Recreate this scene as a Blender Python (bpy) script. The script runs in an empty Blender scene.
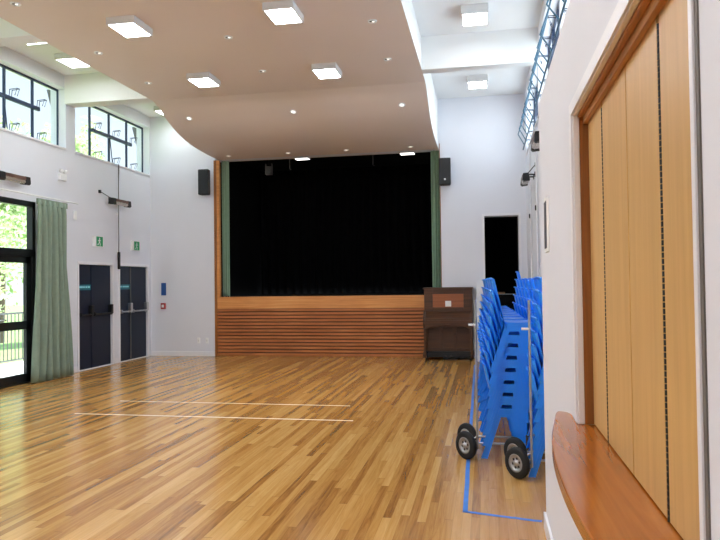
import bpy, bmesh, math, random
from mathutils import Vector, Matrix
random.seed(7)
S = bpy.context.scene
C = S.collection
PI = math.pi

# ------------------------------------------------------------------ helpers
def link(name, data):
    o = bpy.data.objects.new(name, data); C.objects.link(o); return o

def tag(o, label=None, cat=None, group=None, kind=None):
    if label: o['label'] = label
    if cat: o['category'] = cat
    if group: o['group'] = group
    if kind: o['kind'] = kind
    return o

def empty(name, loc=(0, 0, 0), rz=0.0):
    o = link(name, None); o.location = loc; o.rotation_euler = (0, 0, rz)
    o.empty_display_size = 0.1
    return o

class MB:
    """collects faces with material slots and links them as one mesh object"""
    def __init__(self):
        self.v = []; self.f = []; self.m = []; self.s = []
    def add(self, vs, fs, mi=0, smooth=False):
        b = len(self.v); self.v += [tuple(p) for p in vs]
        for f in fs:
            self.f.append([b + i for i in f]); self.m.append(mi); self.s.append(smooth)
        return self
    def box(self, x0, x1, y0, y1, z0, z1, mi=0):
        if x0 > x1: x0, x1 = x1, x0
        if y0 > y1: y0, y1 = y1, y0
        if z0 > z1: z0, z1 = z1, z0
        vs = [(x, y, z) for x in (x0, x1) for y in (y0, y1) for z in (z0, z1)]
        return self.add(vs, [(0, 1, 3, 2), (4, 6, 7, 5), (0, 4, 5, 1), (2, 3, 7, 6), (0, 2, 6, 4), (1, 5, 7, 3)], mi)
    def tube(self, pts, r, n=8, mi=0, caps=True, closed=False):
        pts = [Vector(p) for p in pts]; rings = []
        N = len(pts)
        for i, p in enumerate(pts):
            if closed:
                t = (pts[(i + 1) % N] - pts[i - 1])
            else:
                t = (pts[min(i + 1, N - 1)] - pts[max(i - 1, 0)])
            t.normalize()
            up = Vector((0, 0, 1)) if abs(t.z) < 0.95 else Vector((0, 1, 0))
            a = t.cross(up).normalized(); b = t.cross(a)
            rr = r[i] if isinstance(r, (list, tuple)) else r
            # widen at mitred corners
            k = 1.0
            if 0 < i < N - 1:
                d0 = (pts[i] - pts[i - 1]).normalized(); c = max(0.5, abs(d0.dot(t))); k = 1.0 / c
            rings.append([p + (a * math.cos(2 * PI * j / n) + b * math.sin(2 * PI * j / n)) * rr * (k if k < 1.3 else 1.3) for j in range(n)])
        vs = [q for R in rings for q in R]; fs = []
        M = N if closed else N - 1
        for i in range(M):
            for j in range(n):
                a0 = i * n + j; a1 = i * n + (j + 1) % n; k = ((i + 1) % N) * n
                fs.append((a0, a1, k + (j + 1) % n, k + j))
        self.add(vs, fs, mi, True)
        if caps and not closed:
            self.add(rings[0], [list(range(n))[::-1]], mi); self.add(rings[-1], [list(range(n))], mi)
        return self
    def lathe(self, prof, c, axis='z', n=24, mi=0, smooth=True):
        """prof: list of (radius, height)"""
        vs = []; fs = []
        for r, h in prof:
            for j in range(n):
                a = 2 * PI * j / n; u, w = r * math.cos(a), r * math.sin(a)
                p = {'z': (u, w, h), 'y': (u, h, w), 'x': (h, u, w)}[axis]
                vs.append((p[0] + c[0], p[1] + c[1], p[2] + c[2]))
        for i in range(len(prof) - 1):
            for j in range(n):
                fs.append((i * n + j, i * n + (j + 1) % n, (i + 1) * n + (j + 1) % n, (i + 1) * n + j))
        self.add(vs, fs, mi, smooth)
        return self
    def prism(self, poly, a, b, axis='z', mi=0):
        """extrude a 2D polygon along an axis from a to b. poly in the other two coordinates (in xyz order)"""
        def P(q, h):
            return {'z': (q[0], q[1], h), 'y': (q[0], h, q[1]), 'x': (h, q[0], q[1])}[axis]
        n = len(poly); vs = [P(q, a) for q in poly] + [P(q, b) for q in poly]
        fs = [tuple(range(n))[::-1], tuple(range(n, 2 * n))] + [(i, (i + 1) % n, n + (i + 1) % n, n + i) for i in range(n)]
        return self.add(vs, fs, mi)
    def quad3(self, a, b, c, d, mi=0):
        return self.add([a, b, c, d], [(0, 1, 2, 3)], mi)
    def build(self, name, mats, parent=None, bevel=0, solid=0, recalc=True, smooth=None):
        me = bpy.data.meshes.new(name)
        me.from_pydata(self.v, [], self.f)
        if not isinstance(mats, (list, tuple)): mats = [mats]
        for m in mats: me.materials.append(m)
        for p, mi, s in zip(me.polygons, self.m, self.s):
            p.material_index = mi; p.use_smooth = s if smooth is None else smooth
        if recalc:
            bm = bmesh.new(); bm.from_mesh(me); bmesh.ops.recalc_face_normals(bm, faces=bm.faces); bm.to_mesh(me); bm.free()
        o = link(name, me)
        if parent: o.parent = parent
        if solid:
            md = o.modifiers.new('thick', 'SOLIDIFY'); md.thickness = solid; md.offset = 0
        if bevel:
            md = o.modifiers.new('bevel', 'BEVEL'); md.width = bevel; md.segments = 2; md.limit_method = 'ANGLE'; md.angle_limit = 0.7
        return o

def holed(mb, box, holes, mi=0):
    """solid box minus hole boxes, as one watertight shell"""
    cs = []
    for ax in range(3):
        s = {round(box[2 * ax], 5), round(box[2 * ax + 1], 5)}
        for h in holes:
            for k in (0, 1):
                v = round(h[2 * ax + k], 5)
                if box[2 * ax] < v < box[2 * ax + 1]: s.add(v)
        cs.append(sorted(s))
    nx, ny, nz = (len(c) - 1 for c in cs)
    def solid(i, j, k):
        if not (0 <= i < nx and 0 <= j < ny and 0 <= k < nz): return False
        m = [(cs[a][q] + cs[a][q + 1]) / 2 for a, q in ((0, i), (1, j), (2, k))]
        return not any(h[0] < m[0] < h[1] and h[2] < m[1] < h[3] and h[4] < m[2] < h[5] for h in holes)
    idx = {}; vs = []; fs = []
    def V(i, j, k):
        if (i, j, k) not in idx:
            idx[(i, j, k)] = len(vs); vs.append((cs[0][i], cs[1][j], cs[2][k]))
        return idx[(i, j, k)]
    for i in range(nx):
        for j in range(ny):
            for k in range(nz):
                if not solid(i, j, k): continue
                if not solid(i - 1, j, k): fs.append((V(i, j, k), V(i, j, k + 1), V(i, j + 1, k + 1), V(i, j + 1, k)))
                if not solid(i + 1, j, k): fs.append((V(i + 1, j, k), V(i + 1, j + 1, k), V(i + 1, j + 1, k + 1), V(i + 1, j, k + 1)))
                if not solid(i, j - 1, k): fs.append((V(i, j, k), V(i + 1, j, k), V(i + 1, j, k + 1), V(i, j, k + 1)))
                if not solid(i, j + 1, k): fs.append((V(i, j + 1, k), V(i, j + 1, k + 1), V(i + 1, j + 1, k + 1), V(i + 1, j + 1, k)))
                if not solid(i, j, k - 1): fs.append((V(i, j, k), V(i, j + 1, k), V(i + 1, j + 1, k), V(i + 1, j, k)))
                if not solid(i, j, k + 1): fs.append((V(i, j, k + 1), V(i + 1, j, k + 1), V(i + 1, j + 1, k + 1), V(i, j + 1, k + 1)))
    mb.add(vs, fs, mi)

# ------------------------------------------------------------------ materials
def lin(c):
    return tuple((v / 255 / 12.92) if v / 255 <= 0.04045 else ((v / 255 + 0.055) / 1.055) ** 2.4 for v in c)

class NT:
    def __init__(self, name):
        self.mat = bpy.data.materials.new(name); self.mat.use_nodes = True
        self.t = self.mat.node_tree; self.t.nodes.clear()
        self.out = self.n('ShaderNodeOutputMaterial')
    def n(self, typ, **kw):
        nd = self.t.nodes.new(typ)
        for k, v in kw.items():
            if k.startswith('i_'):
                nd.inputs[k[2:].replace('_', ' ')].default_value = v
            else: setattr(nd, k, v)
        return nd
    def l(self, a, b): self.t.links.new(a, b)
    def math(self, op, a, b=None, c=None):
        nd = self.n('ShaderNodeMath', operation=op)
        for i, v in enumerate((a, b, c)):
            if v is None: continue
            if isinstance(v, (int, float)): nd.inputs[i].default_value = v
            else: self.l(v, nd.inputs[i])
        return nd.outputs[0]
    def bsdf(self, rough=0.5, metal=0.0, spec=0.5, coat=0.0):
        b = self.n('ShaderNodeBsdfPrincipled')
        b.inputs['Roughness'].default_value = rough; b.inputs['Metallic'].default_value = metal
        b.inputs['Specular IOR Level'].default_value = spec; b.inputs['Coat Weight'].default_value = coat
        self.l(b.outputs[0], self.out.inputs[0]); return b
    def ramp(self, fac, stops):
        r = self.n('ShaderNodeValToRGB'); e = r.color_ramp.elements
        while len(e) < len(stops): e.new(0.5)
        for q, (p, c) in zip(e, stops): q.position = p; q.color = (*c, 1)
        self.l(fac, r.inputs[0]); return r.outputs[0]

def plain(name, rgb, rough=0.5, metal=0.0, spec=0.5, vary=0.06, scale=8.0, bump=0.0, coat=0.0):
    t = NT(name); b = t.bsdf(rough, metal, spec, coat)
    c = lin(rgb); tc = t.n('ShaderNodeTexCoord')
    nz = t.n('ShaderNodeTexNoise', i_Scale=scale, i_Detail=3.0); t.l(tc.outputs['Object'], nz.inputs['Vector'])
    col = t.ramp(nz.outputs['Fac'], [(0.3, tuple(v * (1 - vary) for v in c)), (0.7, tuple(min(1, v * (1 + vary)) for v in c))])
    t.l(col, b.inputs['Base Color'])
    if bump:
        n2 = t.n('ShaderNodeTexNoise', i_Scale=scale * 20, i_Detail=2.0); t.l(tc.outputs['Object'], n2.inputs['Vector'])
        bp = t.n('ShaderNodeBump', i_Strength=bump, i_Distance=0.002); t.l(n2.outputs['Fac'], bp.inputs['Height']); t.l(bp.outputs[0], b.inputs['Normal'])
    return t.mat

def wood(name, dark, mid, light, axis='z', rough=0.4, grain=1.0, coat=0.0, spec=0.5, scale=1.0):
    t = NT(name); b = t.bsdf(rough, 0, spec, coat)
    tc = t.n('ShaderNodeTexCoord'); mp = t.n('ShaderNodeMapping')
    long, across = 1.2 * scale, 26.0 * scale
    mp.inputs['Scale'].default_value = {'x': (long, across, across), 'y': (across, long, across), 'z': (across, across, long)}[axis]
    t.l(tc.outputs['Object'], mp.inputs['Vector'])
    n1 = t.n('ShaderNodeTexNoise', i_Scale=1.0, i_Detail=6.0, i_Roughness=0.65, i_Distortion=0.6); t.l(mp.outputs[0], n1.inputs['Vector'])
    n2 = t.n('ShaderNodeTexNoise', i_Scale=1.3, i_Detail=2.0); t.l(tc.outputs['Object'], n2.inputs['Vector'])
    f = t.math('ADD', t.math('MULTIPLY', n1.outputs['Fac'], 0.75 * grain), t.math('MULTIPLY', n2.outputs['Fac'], 0.25))
    f = t.math('ADD', f, 0.375 * (1 - grain))
    t.l(t.ramp(f, [(0.3, lin(dark)), (0.5, lin(mid)), (0.7, lin(light))]), b.inputs['Base Color'])
    return t.mat

def emit(name, rgb, strength):
    t = NT(name); e = t.n('ShaderNodeEmission'); e.inputs[0].default_value = (*rgb, 1); e.inputs[1].default_value = strength
    t.l(e.outputs[0], t.out.inputs[0]); return t.mat

def glass(name, tint=(0.97, 0.99, 1.0)):
    t = NT(name)
    tr = t.n('ShaderNodeBsdfTransparent'); tr.inputs[0].default_value = (*tint, 1)
    gl = t.n('ShaderNodeBsdfGlossy'); gl.inputs['Roughness'].default_value = 0.02
    fr = t.n('ShaderNodeFresnel'); fr.inputs['IOR'].default_value = 1.25
    mx = t.n('ShaderNodeMixShader'); ge = t.n('ShaderNodeNewGeometry'); t.l(t.math('MULTIPLY', fr.outputs[0], t.math('SUBTRACT', 1.0, ge.outputs['Backfacing'])), mx.inputs[0]); t.l(tr.outputs[0], mx.inputs[1]); t.l(gl.outputs[0], mx.inputs[2])
    t.l(mx.outputs[0], t.out.inputs[0]); return t.mat

def floor_mat():
    t = NT('strip_timber_floor'); b = t.bsdf(0.2, 0, 0.5, 0.25); b.inputs['Coat Roughness'].default_value = 0.17
    tc = t.n('ShaderNodeTexCoord'); sp = t.n('ShaderNodeSeparateXYZ'); t.l(tc.outputs['Object'], sp.inputs[0])
    W, L = 0.056, 1.6
    u = t.math('DIVIDE', sp.outputs['X'], W); col = t.math('FLOOR', u); fu = t.math('FRACT', u)
    wn = t.n('ShaderNodeTexWhiteNoise', noise_dimensions='1D'); t.l(col, wn.inputs['W'])
    v = t.math('ADD', t.math('DIVIDE', sp.outputs['Y'], L), t.math('MULTIPLY', wn.outputs['Value'], 17.0))
    row = t.math('FLOOR', v); fv = t.math('FRACT', v)
    cb = t.n('ShaderNodeCombineXYZ'); t.l(col, cb.inputs[0]); t.l(row, cb.inputs[1])
    w2 = t.n('ShaderNodeTexWhiteNoise', noise_dimensions='3D'); t.l(cb.outputs[0], w2.inputs['Vector'])
    # grain, shifted per board
    sh = t.n('ShaderNodeVectorMath', operation='SCALE'); t.l(w2.outputs['Color'], sh.inputs[0]); sh.inputs['Scale'].default_value = 30.0
    ad = t.n('ShaderNodeVectorMath', operation='ADD'); t.l(tc.outputs['Object'], ad.inputs[0]); t.l(sh.outputs[0], ad.inputs[1])
    mp = t.n('ShaderNodeMapping'); mp.inputs['Scale'].default_value = (30, 1.6, 1); t.l(ad.outputs[0], mp.inputs['Vector'])
    n1 = t.n('ShaderNodeTexNoise', i_Scale=1.0, i_Detail=6.0, i_Roughness=0.68, i_Distortion=1.0); t.l(mp.outputs[0], n1.inputs['Vector'])
    mp2 = t.n('ShaderNodeMapping'); mp2.inputs['Scale'].default_value = (0.8, 0.35, 1); t.l(tc.outputs['Object'], mp2.inputs['Vector'])
    n2 = t.n('ShaderNodeTexNoise', i_Scale=1.0, i_Detail=2.0); t.l(mp2.outputs[0], n2.inputs['Vector'])
    f = t.math('ADD', t.math('MULTIPLY', w2.outputs['Value'], 0.38), t.math('MULTIPLY', n1.outputs['Fac'], 0.62))
    base = t.ramp(f, [(0.20, lin((116, 74, 32))), (0.33, lin((160, 110, 52))), (0.5, lin((188, 138, 72))), (0.78, lin((214, 170, 104)))])
    # seams and board ends
    e1 = t.math('MINIMUM', fu, t.math('SUBTRACT', 1.0, fu)); s1 = t.math('LESS_THAN', e1, 0.016)
    e2 = t.math('MINIMUM', fv, t.math('SUBTRACT', 1.0, fv)); s2 = t.math('LESS_THAN', e2, 0.003)
    seam = t.math('MAXIMUM', s1, s2)
    mx = t.n('ShaderNodeMix', data_type='RGBA'); t.l(t.math('MULTIPLY', seam, 0.3), mx.inputs[0]); t.l(base, mx.inputs[6]); mx.inputs[7].default_value = (*lin((70, 40, 20)), 1)
    t.l(mx.outputs[2], b.inputs['Base Color'])
    # uneven gloss
    rr = t.math('ADD', 0.16, t.math('MULTIPLY', n2.outputs['Fac'], 0.12)); t.l(rr, b.inputs['Roughness'])
    return t.mat

M = {}
M['wall'] = plain('white_wall_paint', (224, 226, 233), 0.6, vary=0.012, scale=1.5, bump=0.03, spec=0.3)
M['ceil'] = plain('white_ceiling_paint', (232, 233, 233), 0.7, vary=0.01, scale=1.5, spec=0.2)
M['tan'] = plain('beige_ceiling_paint', (226, 213, 203), 0.65, vary=0.012, scale=1.0, spec=0.25)
M['trim'] = plain('white_gloss_trim', (232, 232, 236), 0.35, vary=0.01)
M['floor'] = floor_mat()
M['navy'] = plain('dark_navy_door_paint', (20, 31, 50), 0.45, spec=0.3, vary=0.05, scale=3)
M['black'] = plain('matt_black', (16, 16, 18), 0.5, vary=0.1)
M['blackframe'] = plain('black_frame_coating', (22, 24, 26), 0.35, vary=0.06)
M['blueframe'] = plain('dark_blue_window_frame', (30, 48, 78), 0.4, vary=0.05)
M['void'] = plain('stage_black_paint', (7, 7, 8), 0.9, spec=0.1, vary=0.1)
M['velvet'] = plain('black_velvet', (9, 9, 10), 0.95, spec=0.05, vary=0.2, scale=5)
M['chrome'] = plain('brushed_steel', (190, 192, 194), 0.28, metal=1.0, vary=0.05)
M['galv'] = plain('galvanised_tube', (176, 178, 180), 0.38, metal=0.85, vary=0.08, scale=20)
M['gold'] = wood('golden_veneer', (192, 150, 90), (208, 166, 104), (220, 180, 118), 'z', 0.38, grain=0.8)
M['goldframe'] = wood('oiled_frame_timber', (146, 92, 42), (178, 120, 60), (202, 144, 80), 'y', 0.35)
M['goldpost'] = wood('oiled_jamb_timber', (112, 66, 26), (146, 90, 38), (172, 112, 52), 'z', 0.35)
M['counter'] = wood('polished_counter_timber', (124, 66, 20), (164, 94, 34), (192, 120, 50), 'y', 0.18, coat=0.15, spec=0.45, scale=0.8, grain=0.8)
M['slat'] = wood('stage_slat_timber', (146, 82, 42), (182, 112, 62), (206, 138, 84), 'x', 0.42)
M['slatback'] = wood('gap_shade_timber', (62, 34, 18), (80, 44, 24), (96, 54, 30), 'x', 0.6)  # backing coloured dark to deepen the shade between the slats
M['fascia'] = wood('stage_fascia_timber', (188, 120, 62), (212, 144, 80), (226, 166, 102), 'x', 0.4)
M['piano'] = wood('dark_piano_timber', (52, 31, 17), (78, 48, 28), (100, 64, 38), 'x', 0.32)
M['pianopanel'] = wood('red_piano_panel', (128, 70, 38), (156, 90, 50), (174, 106, 62), 'x', 0.35)
M['green'] = plain('sage_green_curtain', (132, 148, 131), 0.9, spec=0.15, vary=0.05, scale=14, bump=0.08)
M['stagegreen'] = plain('green_stage_cloth', (140, 168, 146), 0.9, spec=0.15, vary=0.05, scale=14)
M['blue'] = plain('blue_polypropylene', (34, 140, 246), 0.28, vary=0.03, scale=3, bump=0.02)
M['tyre'] = plain('black_rubber', (22, 22, 22), 0.75, vary=0.15)
M['tape'] = plain('blue_masking_tape', (52, 120, 206), 0.55, vary=0.12, scale=14)
M['linepaint'] = plain('worn_white_line', (236, 220, 196), 0.4, vary=0.08, scale=10)
M['lamphouse'] = plain('white_lamp_housing', (214, 214, 214), 0.5, vary=0.01)
M['lamp'] = emit('lit_diffuser', (0.95, 0.97, 1.0), 32)
M['baylamp'] = emit('lit_bay_diffuser', (0.93, 0.97, 1.0), 14)
M['stagelamp'] = emit('lit_stage_diffuser', (1.0, 0.97, 0.92), 3.0)
M['bulb'] = emit('lit_downlight_bulb', (1.0, 0.93, 0.82), 0.8)
M['bulbdim'] = plain('downlight_reflector', (120, 104, 84), 0.25, metal=0.6)
M['glass'] = glass('clear_glass')
M['exitgreen'] = plain('exit_green', (22, 150, 92), 0.4, vary=0.03)
M['teal'] = plain('teal_sign_face', (20, 110, 126), 0.4, vary=0.04)
M['tealtext'] = plain('pale_teal_lettering', (160, 232, 238), 0.5)
M['white'] = plain('white_plastic', (236, 238, 238), 0.4, vary=0.01)
M['bluesign'] = plain('blue_notice', (40, 84, 150), 0.45, vary=0.08, scale=60)
M['red'] = plain('red_plastic', (170, 44, 44), 0.4, vary=0.03)
M['paper'] = plain('white_paper', (240, 240, 236), 0.8, vary=0.02)
M['grey'] = plain('grey_metal', (110, 108, 106), 0.45, metal=0.5, vary=0.06)
M['element'] = plain('heater_element', (112, 84, 74), 0.4, metal=0.4, vary=0.2, scale=40)
M['reflector'] = plain('heater_reflector', (204, 196, 188), 0.25, metal=0.8, vary=0.04)
M['darkstripe'] = plain('dark_poster_print', (52, 54, 66), 0.6, vary=0.4, scale=30)
M['gear'] = plain('teal_blue_gear_paint', (34, 84, 108), 0.4)
M['shadowline'] = plain('painted_shadow_line_grey', (104, 98, 92), 0.5)
M['deck'] = plain('pale_concrete_deck', (222, 224, 228), 0.85, vary=0.05)
M['grass'] = plain('grass_ground', (120, 148, 80), 0.9, vary=0.2, scale=2)
def leafmat(name, a, b):
    t = NT(name); bs = t.bsdf(0.6, 0, 0.3)
    oi = t.n('ShaderNodeNewGeometry')
    t.l(t.ramp(oi.outputs['Random Per Island'], [(0.1, lin(a)), (0.9, lin(b))]), bs.inputs['Base Color'])
    bs.inputs['Subsurface Weight'].default_value = 0.0
    tl = t.n('ShaderNodeBsdfTranslucent'); t.l(bs.inputs['Base Color'].links[0].from_socket, tl.inputs[0])
    mx = t.n('ShaderNodeMixShader'); mx.inputs[0].default_value = 0.4
    t.l(bs.outputs[0], mx.inputs[1]); t.l(tl.outputs[0], mx.inputs[2]); t.l(mx.outputs[0], t.out.inputs[0])
    return t.mat
M['leaf'] = leafmat('tree_leaves', (142, 170, 96), (232, 236, 196))
M['bark'] = wood('tree_bark', (70, 56, 42), (96, 80, 62), (120, 102, 82), 'z', 0.9)

# ------------------------------------------------------------------ dimensions
XL, XR, XN, YB, YR = -7.15, 0.815, 0.34, 13.4, -3.5
ZC, ZP = 5.2, 4.7                   # bay ceiling and dropped panel
PX0, PX1 = -5.58, -0.885            # dropped panel / stage opening
SILL, HEAD = 3.9, 4.97
STG = 1.26                          # stage level
BAY = 2.93
WIN_L = [(10.69 - BAY * k, 13.35 - BAY * k) for k in range(6)]
WIN_R = [(10.2 - BAY * k, 13.0 - BAY * k) for k in range(5)]
GD = (6.05, 9.6, 0.0, 2.89)         # glass doors on the left wall
DOORS = [(10.77, 11.85), (12.13, 13.23)]
DH = 1.92
NB_Y1, NB_Z = 4.2, 2.59             # servery block
SH = (1.165, 2.66, 0.9145, 2.138)       # servery opening

# ------------------------------------------------------------------ setting
f = MB().box(XL - 0.3, XR + 0.3, YR - 0.3, YB + 0.3, -0.2, 0).build('floor', M['floor'])
tag(f, 'glossy honey-coloured strip timber floor running towards the stage', 'floor', kind='structure')

mb = MB()
holes = [(XL - 1, XL + 1, a, b, SILL, HEAD) for a, b in WIN_L] + [(XL - 1, XL + 1, GD[0], GD[1], -1, GD[3])]
holes += [(XL - 1, XL - 0.105, GD[0] - 0.1, GD[1] + 0.5, -1, GD[3] + 0.05)]
holes += [(XL - 0.12, XL + 1, a, b, -1, DH) for a, b in DOORS]
holed(mb, (XL - 0.3, XL, YR - 0.3, YB + 0.3, 0, ZC + 0.3), holes)
tag(mb.build('wall_left', M['wall']), 'white left wall with high windows, glass doors and two dark exits', 'wall', kind='structure')

mb = MB()
holed(mb, (XL, XR, YB, YB + 0.3, 0, ZC + 0.3), [(PX0 - 0.1, PX1 + 0.03, YB - 1, YB + 1, -1, 4.2), (0.0, 0.66, YB - 1, YB + 1, STG, 2.81)])
# slight step of the upper wall
mb.box(XL, PX0 - 0.1, YB - 0.012, YB, 0.0, 4.05); mb.box(PX1 + 0.03, 0.0, YB - 0.012, YB, 0, 4.05); mb.box(0.66, XR, YB - 0.012, YB, 0, 4.05)
mb.box(0, 0.66, YB - 0.012, YB, 2.81, 4.05); mb.box(0, 0.66, YB - 0.012, YB, 0, STG)
tag(mb.build('wall_back', M['wall']), 'white end wall around the stage opening', 'wall', kind='structure')

mb = MB()
holed(mb, (XR, XR + 0.3, YR - 0.3, YB + 0.3, 0, ZC + 0.3), [(XR - 1, XR + 1, a, b, SILL, HEAD) for a, b in WIN_R])
tag(mb.build('wall_right', M['wall']), 'white right wall with high windows above the chair stacks', 'wall', kind='structure')

mb = MB()
holed(mb, (XN, XR, YR, NB_Y1, 0, NB_Z), [(XN - 1, 0.44, SH[0], SH[1], SH[2], SH[3])])
tag(mb.build('wall_servery', M['wall']), 'low white projecting wall holding the wooden servery shutters', 'wall', kind='structure')
tag(MB().box(XL, XR, YR - 0.3, YR, 0, ZC + 0.3).build('wall_rear', M['wall']), 'white wall behind the viewpoint', 'wall', kind='structure')
tag(MB().box(XL, XR, YR, YB, ZC, ZC + 0.25).build('ceiling', M['ceil']), 'white raised ceiling of the side bays', 'ceiling', kind='structure')

# dropped panel with its curved end
prof = [(YR, ZP), (10.55, ZP), (10.75, 4.64), (11.0, 4.52), (11.35, 4.385), (11.75, 4.29), (12.2, 4.23), (12.8, 4.2), (YB, 4.19)]
fine = prof[:2]
for i in range(1, len(prof) - 1):
    p0, p1, p2, p3 = prof[max(i - 1, 1)], prof[i], prof[i + 1], prof[min(i + 2, len(prof) - 1)]
    for q in range(1, 7):
        tt = q / 6
        fine.append(tuple(0.5 * ((2 * p1[a]) + (-p0[a] + p2[a]) * tt + (2 * p0[a] - 5 * p1[a] + 4 * p2[a] - p3[a]) * tt ** 2 + (-p0[a] + 3 * p1[a] - 3 * p2[a] + p3[a]) * tt ** 3) for a in (0, 1)))
prof = fine; mb = MB(); n = len(prof)
for i in range(n - 1):
    (y0, z0), (y1, z1) = prof[i], prof[i + 1]
    mb.add([(PX0, y0, z0), (PX1, y0, z0), (PX1, y1, z1), (PX0, y1, z1)], [(0, 1, 2, 3)], 0, True)
    for x in (PX0, PX1):
        mb.add([(x, y0, z0), (x, y1, z1), (x, y1, ZC), (x, y0, ZC)], [(0, 1, 2, 3)], 1)
mb.add([(PX0, YR, ZP), (PX1, YR, ZP), (PX1, YR, ZC), (PX0, YR, ZC)], [(0, 1, 2, 3)], 1)
mb.add([(PX0, YB, 4.19), (PX1, YB, 4.19), (PX1, YB, ZC), (PX0, YB, ZC)], [(0, 1, 2, 3)], 1)
tag(mb.build('ceiling_panel', [M['tan'], M['ceil']]), 'broad beige dropped ceiling panel sweeping down to the stage', 'ceiling', kind='structure')

def beam(x0, x1, y0, w, lab):
    o = MB().box(x0, x1, y0, y0 + w, ZP + 0.0, ZC).build('ceiling_beam', M['ceil'])
    tag(o, lab, 'beam', kind='structure')
for k, w in enumerate(['between the two high windows on the left', 'at the top left corner above the nearer window', 'over the left wall nearer the viewpoint', 'over the left wall beside the viewpoint', 'over the left wall behind the viewpoint']):
    beam(XL, PX0, 10.38 - BAY * k, 0.27, 'white ceiling beam ' + w)
for k, w in enumerate(['between the two square lamps on the right', 'high over the servery shutters', 'over the right wall near the viewpoint', 'over the right wall behind the viewpoint']):
    beam(PX1, XR, 9.93 - BAY * k, 0.2, 'white ceiling beam ' + w)

# baseboards
def base(name, lab, *bx):
    mb = MB()
    for b in bx: mb.box(*b)
    tag(mb.build(name, M['trim'], bevel=0.003), lab, 'baseboard', kind='structure')
base('baseboard_left', 'white baseboard along the left wall', (XL, XL + 0.015, GD[1] + 0.06, DOORS[0][0] - 0.06, 0, 0.1), (XL, XL + 0.015, DOORS[0][1] + 0.06, DOORS[1][0] - 0.06, 0, 0.1), (XL, XL + 0.015, YR, GD[0] - 0.06, 0, 0.1))
base('baseboard_back', 'white baseboard along the end wall left of the stage', (XL + 0.016, PX0 - 0.102, YB - 0.028, YB - 0.013, 0, 0.1))
base('baseboard_right', 'white baseboard at the foot of the servery wall', (XN - 0.015, XN, YR, NB_Y1 + 0.015, 0, 0.1), (XN - 0.015, XR, NB_Y1, NB_Y1 + 0.015, 0, 0.1))

# ------------------------------------------------------------------ high windows
def high_window(num, xw, sgn, y0, y1, lab, full):
    """xw: wall face, sgn: +1 when the room lies towards +x"""
    r = empty('window_%d' % num, (xw, (y0 + y1) / 2, SILL)); tag(r, lab, 'window', kind='structure')
    X = lambda d: sgn * d
    h = (y1 - y0) / 2; H = HEAD - SILL; d0, d1 = -0.175, -0.145
    fr = MB()
    for a in (-h, h - 0.014): fr.box(X(d0), X(d1), a, a + 0.014, 0.04, H)
    fr.box(X(d0), X(d1), -h, h, H - 0.035, H); fr.box(X(d0), X(d1), -h, h, 0.03, 0.055)
    fr.build('window_frame', M['blueframe'], r)
    MB().box(X(-0.14), X(0.02), -h - 0.02, h + 0.01, 0.0, 0.03).build('window_sill', M['trim'], r)
    q = [-h + 0.02 + (2 * h - 0.04) * k / 4 for k in range(5)]
    for k in (1, 2, 3): MB().box(X(d0), X(d1 + 0.01), q[k] - 0.013, q[k] + 0.013, 0.05, H - 0.03).build('mullion', M['blueframe'], r)
    for k in range(4): MB().box(X(-0.165), X(-0.159), q[k] + 0.02, q[k + 1] - 0.02, 0.06, H - 0.05).build('pane', M['glass'], r)
    if not full: return r
    MB().box(X(-0.12), X(-0.07), q[1] - 0.03, q[3] + 0.09, 0.535, 0.60).build('opening_rail', M['blueframe'], r, bevel=0.006)
    for k in (1, 2, 3):
        for zb in (0.605, 0.06):
            mb = MB()
            for dy in (0.045, 0.10):
                mb.tube([(X(-0.10), q[k] + dy, zb), (X(-0.09), q[k] + dy, zb + 0.10), (X(0.04), q[k] + dy, zb + 0.11), (X(0.0), q[k] + dy, zb - 0.0)], 0.006, 6)
            mb.tube([(X(0.04), q[k] + 0.045, zb + 0.11), (X(0.04), q[k] + 0.10, zb + 0.11)], 0.006, 6)
            mb.build('stay_bracket', M['blueframe'], r)
    mb = MB(); mb.tube([(X(-0.06), q[2] - 0.12, 0.55), (X(-0.02), q[2] - 0.10, 0.05)], 0.01, 6); mb.build('winder_link', M['blueframe'], r)
    return r
wl = ['high left window nearest the stage corner, four dark-framed panes', 'high left window at the photo edge, with dark opening rail']
for k, (a, b) in enumerate(WIN_L):
    high_window(k + 1, XL, 1, a, b, wl[k] if k < 2 else 'high left window %s' % ['', '', 'above the near glass doors', 'left of the viewpoint', 'behind the viewpoint', 'in the rear corner'][k], k < 2)
wr = ['high right window nearest the stage, seen edge-on', 'high right window above the servery wall corner, seen edge-on', 'high right window above the servery shutters']
for k, (a, b) in enumerate(WIN_R):
    high_window(k + 7, XR, -1, a, b, wr[k] if k < 3 else 'high right window %s' % ['', '', '', 'beside the viewpoint', 'behind the viewpoint'][k], k < 3)

# lattice rails that run along the right windows, with zigzag braces
def lattice(y0, y1, lab):
    teal = M['gear']; r = empty('window_opening_gear', (XR - 0.05, y0, SILL + 0.3)); tag(r, lab, 'window gear', 'window opening gear on the right wall')
    L = y1 - y0
    MB().tube([(-0.02, 0, 0.34), (-0.02, L, 0.34)], 0.012, 6).build('rail', teal, r)
    MB().tube([(-0.02, 0, -0.2), (-0.02, L, -0.2)], 0.012, 6).build('rail', teal, r)
    nn = 6
    for k in range(nn):
        a = L * k / nn; b = L * (k + 0.5) / nn; c = L * (k + 1) / nn
        MB().tube([(-0.02, a, -0.2), (-0.12, b, 0.05), (-0.02, c, 0.34)], 0.009, 6).build('brace', teal, r)
        MB().tube([(-0.02, b, 0.34), (-0.12, b, 0.05)], 0.009, 6).build('brace', teal, r)
lattice(10.35, 12.9, 'dark blue zigzag window opening gear nearest the stage')
lattice(7.4, 9.95, 'dark blue zigzag window opening gear beside the right ceiling beam')
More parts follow.
